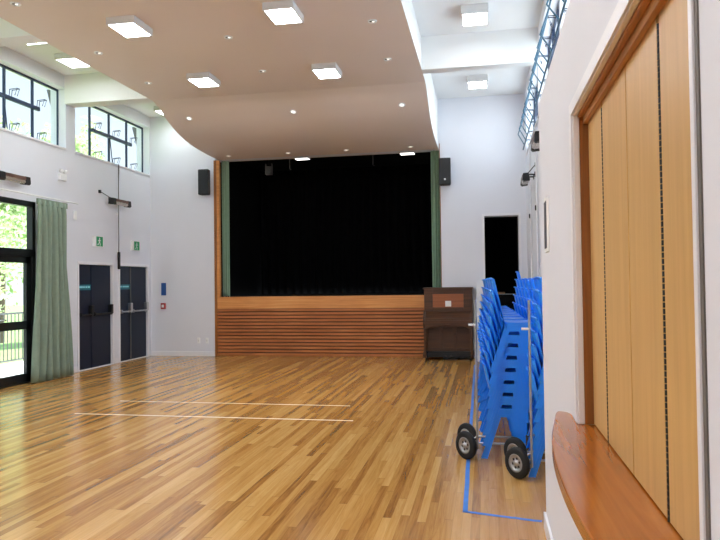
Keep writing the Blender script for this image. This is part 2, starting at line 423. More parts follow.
lattice(4.5, 7.0, 'dark blue zigzag window opening gear at the top edge of the photo')

# fins of the eaves seen through the last pane of each left window
for (a, b), w in zip(WIN_L[:2], ['stage-end', 'nearer']):
    o = MB().prism([(XL - 0.3, 5.05), (XL - 0.52, 5.05), (XL - 0.3, 4.2)], b + 0.2, b + 0.24, 'y').build('window_bracket', M['grey'])
    tag(o, 'grey triangular eave bracket outside the %s left window' % w, 'bracket', 'eave brackets outside')

# ------------------------------------------------------------------ glass doors
r = empty('door_1', (XL, GD[1], 0)); tag(r, 'black-framed glass double doors with transom lights beside the curtain', 'door', kind='structure')
L = GD[1] - GD[0]; H = GD[3]; x0, x1 = -0.10, 0.01
mb = MB()
mb.box(x0, x1, -0.075, 0, 0, H); mb.box(x0, x1, -L, -L + 0.075, 0, H); mb.box(x0, x1, -L, 0, H - 0.09, H); mb.box(x0, x1, -L, 0, 2.0, 2.12); mb.box(x0, x1, -L, 0, 0, 0.02)
lw = L / 4
for k in (1, 2, 3): mb.box(x0, x1, -lw * k - 0.04, -lw * k + 0.04, 2.1, H)
mb.box(x0, x1, -2 * lw - 0.05, -2 * lw + 0.05, 0, 2.1)
mb.build('door_frame', M['blackframe'], r, bevel=0.004)
for k in range(4):
    MB().box(-0.05, -0.044, -lw * (k + 1) + 0.03, -lw * k - 0.03, 2.11, H - 0.08).build('transom_pane', M['glass'], r)
    a, b = -lw * (k + 1) + 0.012, -lw * k - (0.078 if k == 0 else 0.012)
    if k == 1: a += 0.045
    if k == 2: b -= 0.045
    if k == 3: a += 0.07
    leaf = MB(); s = 0.105
    leaf.box(-0.08, -0.02, a, a + s, 0.02, 2.0); leaf.box(-0.08, -0.02, b - s, b, 0.02, 2.0)
    leaf.box(-0.08, -0.02, a, b, 1.9, 2.0); leaf.box(-0.08, -0.02, a, b, 0.02, 0.15); leaf.box(-0.08, -0.02, a, b, 0.85, 0.98)
    lo = leaf.build('door_leaf', M['blackframe'], r, bevel=0.003)
    MB().box(-0.053, -0.047, a + s - 0.01, b - s + 0.01, 0.14, 1.91).build('pane', M['glass'], lo)
    yh = a + 0.05 if k % 2 == 0 else b - 0.05
    hd = MB(); hd.box(-0.02, -0.012, yh - 0.02, yh + 0.02, 0.96, 1.16); sg = 1 if k % 2 == 0 else -1
    hd.tube([(-0.015, yh, 1.02), (0.035, yh, 1.02), (0.035, yh + sg * 0.12, 1.02)], 0.009, 8)
    hd.build('door_handle', M['chrome'], lo)

# ------------------------------------------------------------------ dark exit doors
for num, ((a, b), mid, barm, lab) in enumerate(zip(DOORS, (11.2, 12.575), ('black', 'chrome'), ('dark navy double exit door beside the green curtain, with black push bars', 'dark navy double exit door nearest the stage corner, with silver push bars'))):
    r = empty('door_%d' % (num + 2), (XL, a, 0)); tag(r, lab, 'door', kind='structure')
    w = b - a; m_ = mid - a
    fr = MB()
    fr.box(-0.1, 0.012, -0.045, 0.0, 0, DH + 0.045); fr.box(-0.1, 0.012, w, w + 0.045, 0, DH + 0.045); fr.box(-0.1, 0.012, 0, w, DH, DH + 0.045)
    fr.box(-0.06, 0.006, 0, w, 0, 0.012)
    # keep the lining shallow: the part inside the wall is the wall itself
    fr = MB(); fr.box(0.0, 0.014, -0.05, 0.0, 0, DH + 0.05); fr.box(0.0, 0.014, w, w + 0.05, 0, DH + 0.05); fr.box(0.0, 0.014, 0, w, DH, DH + 0.05)
    fr.build('door_frame', M['trim'], r, bevel=0.003)
    MB().box(-0.1, 0.01, 0.0, w, 0.0, 0.012).build('threshold', M['trim'], r)
    for i, (p, q) in enumerate(((0.008, m_ - 0.004), (m_ + 0.004, w - 0.008))):
        lf = MB().box(-0.075, -0.03, p, q, 0.014, DH - 0.006).build('door_leaf', M['navy'], r, bevel=0.003)
        yl = q - 0.05 if i == 0 else p + 0.05
        bar = MB(); bar.box(-0.03, 0.03, p + 0.02, p + 0.06, 0.97, 1.04); bar.box(-0.03, 0.03, q - 0.06, q - 0.02, 0.97, 1.04)
        bar.tube([(0.025, p + 0.03, 1.0), (0.025, q - 0.03, 1.0)], 0.016, 10)
        bar.build('push_bar', M[barm], lf, bevel=0.004)
        lb = MB(); yy = q - 0.05
        lb.box(-0.03, 0.045, yy - 0.04, yy + 0.04, 0.99, 1.17); lb.build('latch_box', M[barm], lf, bevel=0.01)
        if i == 0:
            sgn = MB().box(-0.03, -0.024, p + 0.02, q - 0.02, 1.45, 1.55).build('door_sign', M['teal'], lf)
            tx = MB(); yy = p + 0.03
            while yy < q - 0.075:
                wd = random.uniform(0.016, 0.034); tx.box(-0.0245, -0.0225, yy, yy + wd, 1.49, 1.522); yy += wd + (0.006 if random.random() < .8 else 0.02)
            tx.build('sign_lettering', M['tealtext'], sgn)
    MB().box(-0.03, -0.022 if num == 0 else -0.015, m_ - 0.012, m_ + 0.012, 0.014, DH - 0.006).build('meeting_stile', M['navy'] if num == 0 else M['grey'], r)

# running-man exit signs
def exit_sign(y, z, lab):
    r = empty('exit_sign', (XL, y, z)); tag(r, lab, 'sign', 'exit signs over the dark doors')
    MB().box(0.0, 0.03, -0.165, 0.165, -0.10, 0.10).build('sign_face', M['white'], r, bevel=0.004)
    g = MB().box(0.03, 0.034, -0.08, 0.13, -0.09, 0.09).build('green_panel', M['exitgreen'], r)
    p = MB()
    # white doorway and running figure
    fig = MB()
    d = 0.0345
    fig.lathe([(0.0, d + 0.001), (0.017, d + 0.001)], (0, 0.02, 0.055), 'x', 12)
    def limb(a, b, w):
        a = Vector(a); b = Vector(b); t = (b - a).normalized(); nn = Vector((-t.y, t.x)) * w / 2
        fig.add([(d, *(a + nn)), (d, *(b + nn)), (d, *(b - nn)), (d, *(a - nn))], [(0, 1, 2, 3)])
    limb((0.02, 0.04), (0.01, -0.015), 0.034); limb((0.012, -0.01), (0.045, -0.04), 0.02); limb((0.045, -0.04), (0.035, -0.08), 0.018)
    limb((0.01, -0.01), (-0.01, -0.05), 0.02); limb((-0.01, -0.05), (-0.05, -0.06), 0.018); limb((0.02, 0.03), (0.06, 0.012), 0.015); limb((0.02, 0.03), (-0.025, 0.012), 0.015)
    fig.build('running_figure', M['white'], g)
    dr = MB().box(0.03, 0.0335, -0.15, -0.09, -0.085, 0.085).build('doorway_symbol', M['white'], r)
exit_sign(11.36, 2.36, 'green and white exit sign above the door with black push bars')
exit_sign(12.72, 2.35, 'green and white exit sign above the door with silver push bars')

# window winder rod
r = empty('window_winder', (XL, 12.02, 1.95)); tag(r, 'thin dark window winder rod with black handle hanging between the exit doors', 'window winder')
MB().tube([(0.05, 0, 0.2), (0.05, 0, 1.6), (0.05, 0.0, 1.98)], 0.009, 8).build('rod', M['grey'], r)
MB().tube([(0.05, 0.0, 1.55), (0.03, 0.06, 1.98)], 0.008, 8).build('link_rod', M['grey'], r)
MB().box(0.03, 0.075, -0.022, 0.022, -0.1, 0.24).build('handle', M['black'], r, bevel=0.01)
MB().box(0.0, 0.045, -0.015, 0.015, 0.98, 1.02).build('wall_clip', M['white'], r)

# radiant heaters
def heater(x, y, z, sgn, lab, L=0.60):
    r = empty('wall_mounted_heater', (x, y, z)); tag(r, lab, 'heater', 'radiant heaters on the walls')
    X = lambda v: sgn * v
    # body tilted towards the room
    sec = [(0.10, -0.05), (0.18, -0.06), (0.205, -0.04), (0.195, 0.05), (0.12, 0.055)]
    MB().prism([(X(a), b) for a, b in sec], -L / 2 + 0.07, L / 2 - 0.07, 'y').build('housing', M['reflector'], r)
    for a in (-L / 2 - 0.03, L / 2 - 0.08):
        MB().prism([(X(a_ * 1.0 + (0.006 if a_ > .15 else -0.006)), b * 1.15) for a_, b in sec], a, a + 0.11, 'y').build('end_cap', M['black'], r, bevel=0.006)
    MB().box(X(0.192), X(0.208), -L / 2 + 0.08, L / 2 - 0.08, 0.0, 0.05).build('element_grille', M['element'], r)
    for s in (-1, 1):
        mb = MB(); mb.tube([(0, s * 0.13, 0.06), (X(0.1), s * 0.13, 0.06), (X(0.14), s * 0.13, 0.03)], 0.012, 6); mb.box(0, X(0.012), s * 0.13 - 0.03, s * 0.13 + 0.03, 0.02, 0.10)
        mb.build('bracket', M['black'], r)
    mb = MB(); mb.tube([(X(0.13), -L / 2 + 0.02, 0.05), (X(0.07), -L / 2 - 0.07, 0.11), (X(0.02), -L / 2 - 0.17, 0.16)], 0.007, 6); mb.box(0, X(0.03), -L / 2 - 0.2, -L / 2 - 0.15, 0.13, 0.19)
    mb.build('power_cable', M['black'], r)
heater(XL, 8.90, 3.17, 1, 'slim radiant heater on the left wall above the glass doors')
heater(XL, 11.90, 3.15, 1, 'slim radiant heater on the left wall above the exit doors')
heater(XR, 8.5, 3.24, -1, 'radiant heater high on the right wall nearest the servery')
heater(XR, 11.1, 3.16, -1, 'radiant heater high on the right wall nearest the stage')

# emergency light, small plates
r = empty('emergency_spotlight', (XL, 10.27, 3.36)); tag(r, 'white twin-head emergency light under the high window on the left wall', 'emergency light')
MB().box(0, 0.06, -0.09, 0.09, -0.02, 0.1).build('housing', M['white'], r, bevel=0.01)
for s in (-1, 1):
    MB().lathe([(0.0, 0.02), (0.03, 0.02), (0.036, 0.07), (0.0, 0.07)], (0.0, s * 0.055, 0.14), 'x', 14).build('lamp_head', M['white'], r)
    MB().tube([(0.035, s * 0.055, 0.09), (0.035, s * 0.055, 0.13)], 0.01, 6).build('lamp_neck', M['white'], r)
tag(MB().box(XL, XL + 0.02, 10.62, 10.70, 2.7, 2.86).build('wall_plate', M['white'], bevel=0.004), 'small blank white plate on the left wall beside the curtain top', 'wall plate')
def outlet(x, lab):
    r = empty('wall_socket', (x, YB - 0.012, 0.33)); tag(r, lab, 'socket', 'sockets left of the stage')
    MB().box(-0.03, 0.03, -0.012, 0, -0.06, 0.06).build('plate', M['white'], r, bevel=0.003)
    MB().box(-0.012, 0.012, -0.015, -0.012, -0.02, 0.02).build('switch', M['lamphouse'], r)
outlet(-6.05, 'white wall socket farther from the stage post, low on the end wall'); outlet(-5.86, 'white wall socket next to the wooden stage post')
r = empty('fire_notice_sign', (-6.85, YB - 0.012, 1.44)); tag(r, 'tall blue notice on the end wall above the red call point', 'notice')
MB().box(-0.055, 0.055, -0.008, 0, -0.135, 0.135).build('notice_face', M['bluesign'], r)
r = empty('fire_alarm_switch', (-6.85, YB - 0.012, 1.075)); tag(r, 'red fire alarm call point below the blue notice', 'call point')
MB().box(-0.05, 0.05, -0.05, 0, -0.065, 0.065).build('body', M['red'], r, bevel=0.006)
MB().box(-0.028, 0.028, -0.056, -0.05, -0.03, 0.03).build('break_glass', M['white'], r, bevel=0.002)

# ------------------------------------------------------------------ curtains
def curtain(name, p0, p1, z0, z1, folds, amp, mat, flare=1.0, header=True, nrm=(1, 0)):
    """pleated cloth from p0 to p1 (xy), front normal nrm"""
    N = folds * 8; K = 16; vs = []; rnd = [random.uniform(0.6, 1.25) for _ in range(folds + 2)]; ph = random.random() * 6
    for k in range(K + 1):
        t = k / K; z = z1 + (z0 - z1) * t
        sp = 1 + (flare - 1) * t ** 2.2
        for i in range(N + 1):
            u = i / N; uu = 0.5 + (u - 0.5) * sp
            x = p0[0] + (p1[0] - p0[0]) * uu; y = p0[1] + (p1[1] - p0[1]) * uu
            a = amp * (0.45 if t < 0.05 else 0.75 + 0.35 * t) * rnd[int(u * folds)]
            d = a * math.sin(u * folds * 2 * PI + 0.5 * math.sin(3 * t + ph + u * 9)) + 0.012 * math.sin(u * 23 + t * 5)
            zz = z + (0.012 * math.sin(u * folds * 2 * PI * 1.0) if k in (0, K) else 0)
            vs.append((x + nrm[0] * d, y + nrm[1] * d, zz))
    fs = [(k * (N + 1) + i, k * (N + 1) + i + 1, (k + 1) * (N + 1) + i + 1, (k + 1) * (N + 1) + i) for k in range(K) for i in range(N)]
    return MB().add(vs, fs, 0, True).build(name, mat, solid=0.006)
r = empty('door_curtain', (-6.98, 9.80, 0)); tag(r, 'sage green pleated curtain drawn open beside the glass doors', 'curtain')
o = curtain('cloth', (0, -0.38), (0, 0.37), 0.012, 2.90, 6, 0.085, M['green'], flare=1.3); o.parent = r
MB().box(-0.02, 0.02, -0.37, 0.38, 2.84, 2.93).build('heading_tape', M['green'], r)
mb = MB(); mb.tube([(0, -3.3, 2.965), (0, 0.5, 2.965)], 0.014, 8)
for yy in (-3.0, -1.5, 0.3): mb.tube([(0, yy, 2.965), (-0.17, yy, 2.965)], 0.01, 6)
o = mb.build('curtain_rail', M['white']); o.location = (-6.98, 10.0, 0); tag(o, 'thin white curtain rail over the glass doors', 'curtain rail')

# ------------------------------------------------------------------ stage
SX0, SX1 = PX0 - 0.1, PX1 + 0.03
r = empty('stage', (0, YB, 0)); tag(r, 'raised stage front with horizontal timber slats under a smooth orange board', 'stage')
MB().box(SX0 + 0.05, SX1, 0.0, 0.05, 1.005, STG).build('fascia_board', M['fascia'], r, bevel=0.005)
mb = MB(); ns = 14; pz = 1.0 / ns
for k in range(ns):
    z = 0.012 + k * pz; mb.prism([(0.0, z + 0.012), (0.0, z + 0.052), (0.006, z + 0.057), (0.055, z + 0.057), (0.055, z + 0.007), (0.006, z + 0.007)], SX0 + 0.05, SX1, 'x')
mb.build('slat_panel', M['slat'], r)
MB().box(SX0 + 0.05, SX1, 0.055, 0.068, 0, 1.005).build('backing_board', M['slatback'], r)
MB().box(SX0 + 0.05, SX1, -0.004, 0.02, 0.0, 0.03).build('kick_strip', M['goldpost'], r)
MB().box(SX0 + 0.05, SX1, 0.069, 2.75, STG - 0.06, STG - 0.005).build('stage_deck', M['void'], r)
MB().box(SX0, SX0 + 0.05, -0.02, 0.08, 0.0, 4.185).build('frame_post', M['goldpost'], r, bevel=0.004)
MB().box(SX0 + 0.05, SX0 + 0.115, 0.0, 0.08, STG, 4.185).build('frame_post', M['fascia'], r, bevel=0.003)
MB().box(SX1 - 0.012, SX1 + 0.0, -0.02, 0.08, STG, 4.3).build('frame_post', M['goldpost'], r)
mb = MB()
mb.box(SX0 - 0.1, SX0 - 0.02, YB + 0.3, YB + 3.1, 0, 4.6); mb.box(-0.2, -0.12, YB + 0.3, YB + 3.1, 0, 4.6); mb.box(SX0 - 0.1, -0.12, YB + 3.1, YB + 3.18, 0, 4.6)
mb.box(SX0 - 0.1, -0.12, YB + 0.3, YB + 3.18, 4.45, 4.6)
tag(mb.build('wall_stage', M['void']), 'unlit black walls and ceiling of the stage', 'wall', kind='structure')
o = curtain('stage_backdrop', (SX0 + 0.05, YB + 2.85), (-0.25, YB + 2.85), STG + 0.005, 4.4, 26, 0.045, M['velvet'], nrm=(0, -1)); tag(o, 'black backdrop curtain filling the rear of the stage', 'curtain')
for (a, b, lab) in ((SX0 + 0.10, SX0 + 0.26, 'green stage curtain gathered at the left post'), (SX1 - 0.20, SX1 - 0.03, 'green stage curtain gathered at the right side above the piano')):
    o = curtain('stage_curtain', (a, YB + 0.2), (b, YB + 0.2), STG + 0.01, 4.4, 3, 0.035, M['stagegreen'], nrm=(0, -1)); tag(o, lab, 'curtain', 'green stage curtains')
def square_lamp(x, y, z, top, lab, group, mat='lamp', w=0.32, l=0.41, house=None):
    r = empty('ceiling_light', (x, y, z)); tag(r, lab, 'ceiling light', group)
    hb = MB(); t_ = 0.02
    for b in ((-w / 2 - t_, -w / 2, -l / 2 - t_, l / 2 + t_), (w / 2, w / 2 + t_, -l / 2 - t_, l / 2 + t_), (-w / 2, w / 2, -l / 2 - t_, -l / 2), (-w / 2, w / 2, l / 2, l / 2 + t_)):
        hb.box(*b, -0.004, top - z)
    hb.box(-w / 2, w / 2, -l / 2, l / 2, top - z - 0.01, top - z)
    hb.build('housing', house or M['lamphouse'], r)
    MB().box(-w / 2, w / 2, -l / 2, l / 2, 0.0, 0.01).build('diffuser', M[mat], r)
rows = ['over the middle of the hall', 'nearest the curved end of the panel', 'over the near floor', 'just ahead of the viewpoint', 'above the viewpoint', 'behind the viewpoint']
for k, y in enumerate((7.37, 9.53, 5.2, 3.0, 0.8, -1.5)):
    for x, s in ((-4.19, 'left'), (-2.25, 'right')):
        square_lamp(x, y, 4.615, ZP, 'square lamp on the beige panel, %s row, %s' % (s, rows[k]), 'square lamps on the beige panel')
for y, s in ((8.52, 'at the left edge of the photo'), (9.60, 'half hidden by the beige panel edge'), (12.8, 'in the bay nearest the stage'), (5.7, 'above the near left windows'), (2.8, 'left of the viewpoint'), (-0.2, 'in the rear left bay')):
    square_lamp(-6.45, y, 5.11, ZC, 'square lamp in the left side bay, ' + s, 'square lamps in the side bays', 'baylamp')
for y, s in ((9.13, 'nearer than the white beam'), (12.2, 'beyond the white beam nearest the stage'), (6.1, 'over the servery wall'), (3.1, 'above the servery shutters'), (0.1, 'in the rear right bay')):
    square_lamp(-0.08, y, 5.08, ZC, 'square lamp in the right side bay, ' + s, 'square lamps in the side bays', 'baylamp')
for x, s in ((-3.98, 'left'), (-1.62, 'right')):
    square_lamp(x, YB + 0.78, 4.31, 4.45, 'lit lamp panel under the dark stage ceiling, %s of two' % s, 'stage ceiling lamps', 'stagelamp', 0.30, 0.55, M['black'])
# downlights
dls = [(-5.14, 6.58), (-5.14, 8.21), (-5.15, 9.6), (-3.2, 8.05), (-3.22, 9.45), (-1.3, 7.94), (-1.32, 9.34)]
dn = ['at the top left corner of the photo', 'in the left row, middle of the hall', 'in the left row, last on the flat panel', 'in the centre row, nearer', 'in the centre row, last on the flat panel', 'in the right row, nearer', 'in the right row, last on the flat panel']
def downlight(x, y, z, slope, lab, lit):
    r = empty('downlight', (x, y, z)); tag(r, lab, 'downlight', 'round downlights in the beige panel'); r.rotation_euler = (slope, 0, 0); r.scale = (0.85,) * 3
    MB().lathe([(0.046, -0.001), (0.05, -0.012), (0.066, -0.012), (0.07, 0.0)], (0, 0, 0), 'z', 20).build('trim_ring', M['white'], r)
    MB().lathe([(0.0, -0.004), (0.034, -0.004), (0.046, -0.001)], (0, 0, -0.002), 'z', 20).build('bulb_face' if lit else 'reflector', M['bulb'] if lit else M['bulbdim'], r)
    if not lit: MB().lathe([(0.0, -0.012), (0.018, -0.012), (0.022, -0.002)], (0.012, 0.006, -0.001), 'z', 14).build('bulb', M['bulb'], r)
for (x, y), s in zip(dls, dn): downlight(x, y, ZP, 0, 'small round downlight in the beige panel, ' + s, False)
for (x, s) in ((-5.15, 'left'), (-3.22, 'centre'), (-1.33, 'right')):
    downlight(x, 11.06, 4.497, -0.42, 'small round downlight on the curved slope of the panel, %s of three' % s, True)
for x, s in ((-5.2, 'leftmost'), (-3.92, 'second from left'), (-2.70, 'third from left'), (-1.41, 'rightmost')):
    downlight(x, 13.05, 4.196, -0.02, 'small round downlight just above the stage edge, %s of four' % s, True)
# hanging gear on stage
r = empty('stage_spotlight', (-4.88, YB + 1.3, 4.18)); tag(r, 'small grey spotlight hanging at upper left inside the stage', 'spotlight')
MB().box(-0.07, 0.07, -0.08, 0.08, -0.13, 0.06).build('lamp_body', M['grey'], r, bevel=0.01)
for s in (-1, 1): MB().box(s * 0.075 - 0.012, s * 0.075 + 0.012, -0.02, 0.02, -0.02, 0.13).build('yoke_arm', M['grey'], r)
MB().tube([(0, 0, 0.10), (0, 0, 0.27)], 0.012, 6).build('hanger', M['black'], r)
MB().tube([(-0.09, 0, 0.12), (0.09, 0, 0.12)], 0.01, 6).build('yoke_bar', M['black'], r)
for x, s in ((-4.35, 'left'), (-2.42, 'right')):
    mb = MB(); mb.tube([(x, YB + 1.2, 4.45), (x, YB + 1.2, 4.15), (x + 0.03, YB + 1.2, 4.13)], 0.009, 6); o = mb.build('stage_hook', M['grey']); tag(o, 'short grey hook hanging from the stage ceiling, %s of two' % s, 'hook', 'hooks on the stage')
# speakers
def speaker(x, lab, logo):
    r = empty('wall_speaker', (x, YB - 0.012, 3.70)); tag(r, lab, 'speaker', 'black speakers either side of the stage')
    mb = MB(); mb.prism([(-0.12, -0.22), (0.12, -0.22), (0.10, -0.06), (-0.10, -0.06)], -0.27, 0.27, 'z'); mb.build('cabinet', M['black'], r, bevel=0.02)
    MB().box(-0.105, 0.105, -0.225, -0.22, -0.25, 0.25).build('grille', M['blackframe'], r, bevel=0.002)
    MB().box(-0.03, 0.03, -0.06, 0, -0.06, 0.06).build('wall_bracket', M['black'], r)
    if logo: MB().lathe([(0, -0.228), (0.018, -0.228), (0.02, -0.224)], (0, 0, -0.16), 'y', 14).build('badge', M['white'], r)
speaker(-5.83, 'black wall speaker left of the stage', False); speaker(-0.75, 'black wall speaker right of the stage with a small white badge', True)

# ------------------------------------------------------------------ side doorway, steps
r = empty('door_4', (0.33, YB, STG)); tag(r, 'tall dark open doorway to the stage side in the end wall', 'door', kind='structure')
fr = MB(); y0, y1 = -0.028, -0.013
fr.box(-0.375, -0.33, y0, y1, 0, 1.595); fr.box(0.33, 0.375, y0, y1, 0, 1.595); fr.box(-0.33, 0.33, y0, y1, 1.55, 1.595)
fr.build('door_frame', M['trim'], r)
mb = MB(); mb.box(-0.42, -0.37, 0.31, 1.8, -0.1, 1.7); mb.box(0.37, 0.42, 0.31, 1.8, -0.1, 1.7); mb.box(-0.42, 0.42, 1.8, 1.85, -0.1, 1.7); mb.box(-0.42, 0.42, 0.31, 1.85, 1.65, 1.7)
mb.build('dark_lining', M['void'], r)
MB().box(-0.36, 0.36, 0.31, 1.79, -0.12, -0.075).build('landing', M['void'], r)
MB().box(-0.06, 0.09, 1.5, 1.74, -0.07, 0.02).build('timber_step', M['fascia'], r)
mb = MB()
for k in range(6): mb.box(0.0, 0.66, YB - 0.03 - 0.26 * (6 - k), YB - 0.03, k * 0.2, (k + 1) * 0.2 if k < 5 else STG)
tag(mb.build('stair', M['void']), 'dark steps up to the stage side doorway behind the chairs', 'stair', kind='structure')
tag(MB().box(-0.17, -0.02, YB - 0.6, YB - 0.013, 0, 1.52).build('wall_stair', M['wall'], bevel=0.006), 'low white wall beside the steps, between piano and chairs', 'wall', kind='structure')

# ------------------------------------------------------------------ piano
r = empty('upright_piano', (-0.722, YB - 0.03, 0)); tag(r, 'dark brown upright piano with a red-brown inset panel, against the stage front', 'piano')
hw = 0.475; P = M['piano']; HP = 1.41
MB().box(-hw + 0.01, hw - 0.01, -0.26, 0, 0.10, HP - 0.03).build('case', P, r, bevel=0.004)
MB().box(-hw - 0.012, hw + 0.012, -0.30, 0.0, HP - 0.03, HP).build('lid', P, r, bevel=0.008)
mb = MB(); z0, z1 = 0.96, HP - 0.03; fx = 0.30; y0, y1 = -0.285, -0.26
mb.box(-hw + 0.01, -fx, y0, y1, z0, z1); mb.box(fx, hw - 0.01, y0, y1, z0, z1); mb.box(-fx, fx, y0, y1, z0, z0 + 0.06); mb.box(-fx, fx, y0, y1, z1 - 0.10, z1)
mb.build('upper_frame', P, r, bevel=0.003)
MB().box(-fx, fx, -0.268, -0.26, z0 + 0.06, z1 - 0.10).build('inset_panel', M['pianopanel'], r)
MB().box(-hw, hw, -0.31, -0.26, 0.93, 0.965).build('music_ledge', P, r, bevel=0.004)
MB().prism([(-0.30, 0.93), (-0.47, 0.82), (-0.47, 0.78), (-0.26, 0.78), (-0.26, 0.93)], -hw + 0.035, hw - 0.035, 'x').build('key_cover', P, r, bevel=0.004)
for s in (-1, 1):
    MB().prism([(-0.27, 0.965), (-0.33, 0.95), (-0.50, 0.83), (-0.52, 0.70), (-0.44, 0.62), (-0.27, 0.60)], s * hw - 0.035 * (s > 0), s * hw + 0.035 * (s < 0), 'x').build('key_cheek', P, r, bevel=0.006)
mb = MB(); poly = [(-hw + 0.035, 0.78), (-hw + 0.035, 0.64)]
for k in range(21):
    u = k / 20; poly.append((-hw + 0.04 + u * (2 * hw - 0.08), 0.665 - 0.035 * math.cos(u * PI * 2) * (1 if abs(u - .5) > .33 else 0.4) - 0.02 * math.cos(u * 6 * PI)))
poly += [(hw - 0.035, 0.64), (hw - 0.035, 0.78)]
mb.prism(poly, -0.50, -0.47, 'y'); mb.build('key_bed_apron', P, r, bevel=0.003)
MB().box(-hw + 0.035, hw - 0.035, -0.47, -0.26, 0.70, 0.78).build('key_bed', P, r)
mb = MB(); z0, z1 = 0.17, 0.70
xs = [-hw + 0.03, -0.14, 0.12, hw - 0.03]
for a, b in zip(xs[:-1], xs[1:]):
    mb.box(a, a + 0.03, -0.285, -0.26, z0, z1); mb.box(b - 0.03, b, -0.285, -0.26, z0, z1); mb.box(a + 0.03, b - 0.03, -0.285, -0.26, z0, z0 + 0.05); mb.box(a + 0.03, b - 0.03, -0.285, -0.26, z1 - 0.06, z1)
mb.build('lower_panels', P, r, bevel=0.003)
MB().box(-hw, hw, -0.40, 0, 0.06, 0.17).build('plinth', M['black'], r, bevel=0.006)
for s in (-1, 1):
    MB().prism([(-0.50, 0.055), (-0.50, 0.12), (-0.36, 0.17), (-0.26, 0.17), (-0.26, 0.055)], s * (hw - 0.02) - 0.03, s * (hw - 0.02) + 0.03, 'x').build('toe_block', P, r, bevel=0.006)
    MB().prism([(-0.47, 0.12), (-0.44, 0.12), (-0.42, 0.64), (-0.48, 0.64)], s * (hw - 0.03) - 0.02, s * (hw - 0.03) + 0.02, 'x').build('leg', P, r, bevel=0.006)
    for y in (-0.46, -0.08):
        mb = MB(); mb.lathe([(0.0, -0.016), (0.03, -0.016), (0.03, 0.016), (0.0, 0.016)], (s * (hw - 0.05), y, 0.03), 'x', 14); mb.box(s * (hw - 0.05) - 0.01, s * (hw - 0.05) + 0.01, y - 0.01, y + 0.01, 0.03, 0.06)
        mb.build('caster', M['black'], r)
for x in (-0.05, 0.05): MB().box(x - 0.012, x + 0.012, -0.46, -0.36, 0.075, 0.09).build('pedal', M['grey'], r)
MB().box(-0.055, 0.06, -0.2715, -0.2685, 1.035, 1.145).build('paper_note', M['paper'], r)
r.children[-1]['label'] = 'white paper note stuck on the inset panel'
r.scale = (1, 1, 1)

# ------------------------------------------------------------------ servery
r = empty('servery_shutter', (0.395, SH[0], 0.948)); tag(r, 'closed folding wooden servery shutter of tall golden panels above the counter', 'shutter')
edges = [1.18, 1.605, 1.96, 2.35, 2.645]; gaps = [0.0, 0.011, 0.005, 0.009, 0.002]; hz = 2.136 - 0.948
for k in range(4):
    MB().box(0.0, 0.025, edges[k] - SH[0] + gaps[k], edges[k + 1] - SH[0] - gaps[k + 1], 0.012, hz - 0.004).build('shutter_panel', M['gold'], r, bevel=0.002)
for k in (1, 3):
    mb = MB(); nk = 80
    for q in range(nk): mb.tube([(0.004, edges[k] - SH[0], 0.01 + q * (hz - 0.06) / nk), (0.004, edges[k] - SH[0], 0.01 + (q + 0.8) * (hz - 0.06) / nk)], 0.006, 8)
    mb.build('hinge', M['black'], r)
mb = MB(); mb.box(0.026, 0.038, 0.01, SH[1] - SH[0] - 0.01, 0.012, hz - 0.004); mb.build('backing', M['black'], r)
# timber lining and head rails, white architrave
t = MB()
t.box(0.364, 0.434, SH[1] - 0.012, SH[1], 0.957, SH[3])          # far jamb
t.box(0.364, 0.434, SH[0], SH[0] + 0.012, 0.957, SH[3])
o = t.build('trim_1', M['goldpost']); tag(o, 'dark golden timber jambs lining the servery opening', 'trim', kind='structure')
t = MB(); yy0, yy1 = SH[0] + 0.012, SH[1] - 0.012
t.box(0.358, 0.377, yy0, yy1, 2.126, SH[3]); t.box(0.3775, 0.3945, yy0, yy1, 2.099, SH[3])
o = t.build('trim_2', M['goldframe'], bevel=0.002); tag(o, 'stepped timber head rails over the servery shutters', 'trim', kind='structure')
t = MB(); aw = 0.05; xa = XN - 0.007
t.box(XN, 0.363, SH[1] - 0.012, SH[1], 0.957, SH[3]); t.box(XN, 0.357, SH[0], SH[1] - 0.012, SH[3] - 0.004, SH[3])
t.box(xa, XN, SH[1], SH[1] + aw, 0.957, SH[3] + aw); t.box(xa, XN, SH[0] - 0.02, SH[0], 0.957, SH[3] + aw); t.box(xa, XN, SH[0], SH[1], SH[3], SH[3] + aw)
o = t.build('trim_3', M['trim'], bevel=0.003); tag(o, 'white architrave framing the servery opening', 'trim', kind='structure')
t = MB().box(XN - 0.003, XN, SH[0] - 0.035, SH[0] - 0.02, 0.957, NB_Z - 0.02).box(XN - 0.003, XN, SH[0] - 0.035, SH[0] - 0.02, 0.35, 0.912)
o = t.build('shadow_strip', M['shadowline']); tag(o, 'grey strip coloured as the shadow line at the near edge of the servery frame', 'trim', kind='structure')  # thin grey strip paints the dark shadow line beside the architrave
# counter
cz = 0.955
front = [(0.3399, 2.84), (0.33, 2.89), (0.29, 2.912), (0.268, 2.80), (0.252, 2.68), (0.226, 2.486), (0.209, 2.295), (0.199, 2.1), (0.196, 1.912), (0.198, 1.77), (0.205, 1.606), (0.216, 1.434), (0.233, 1.243), (0.258, 1.05), (0.30, 0.86), (0.3399, 0.78)]
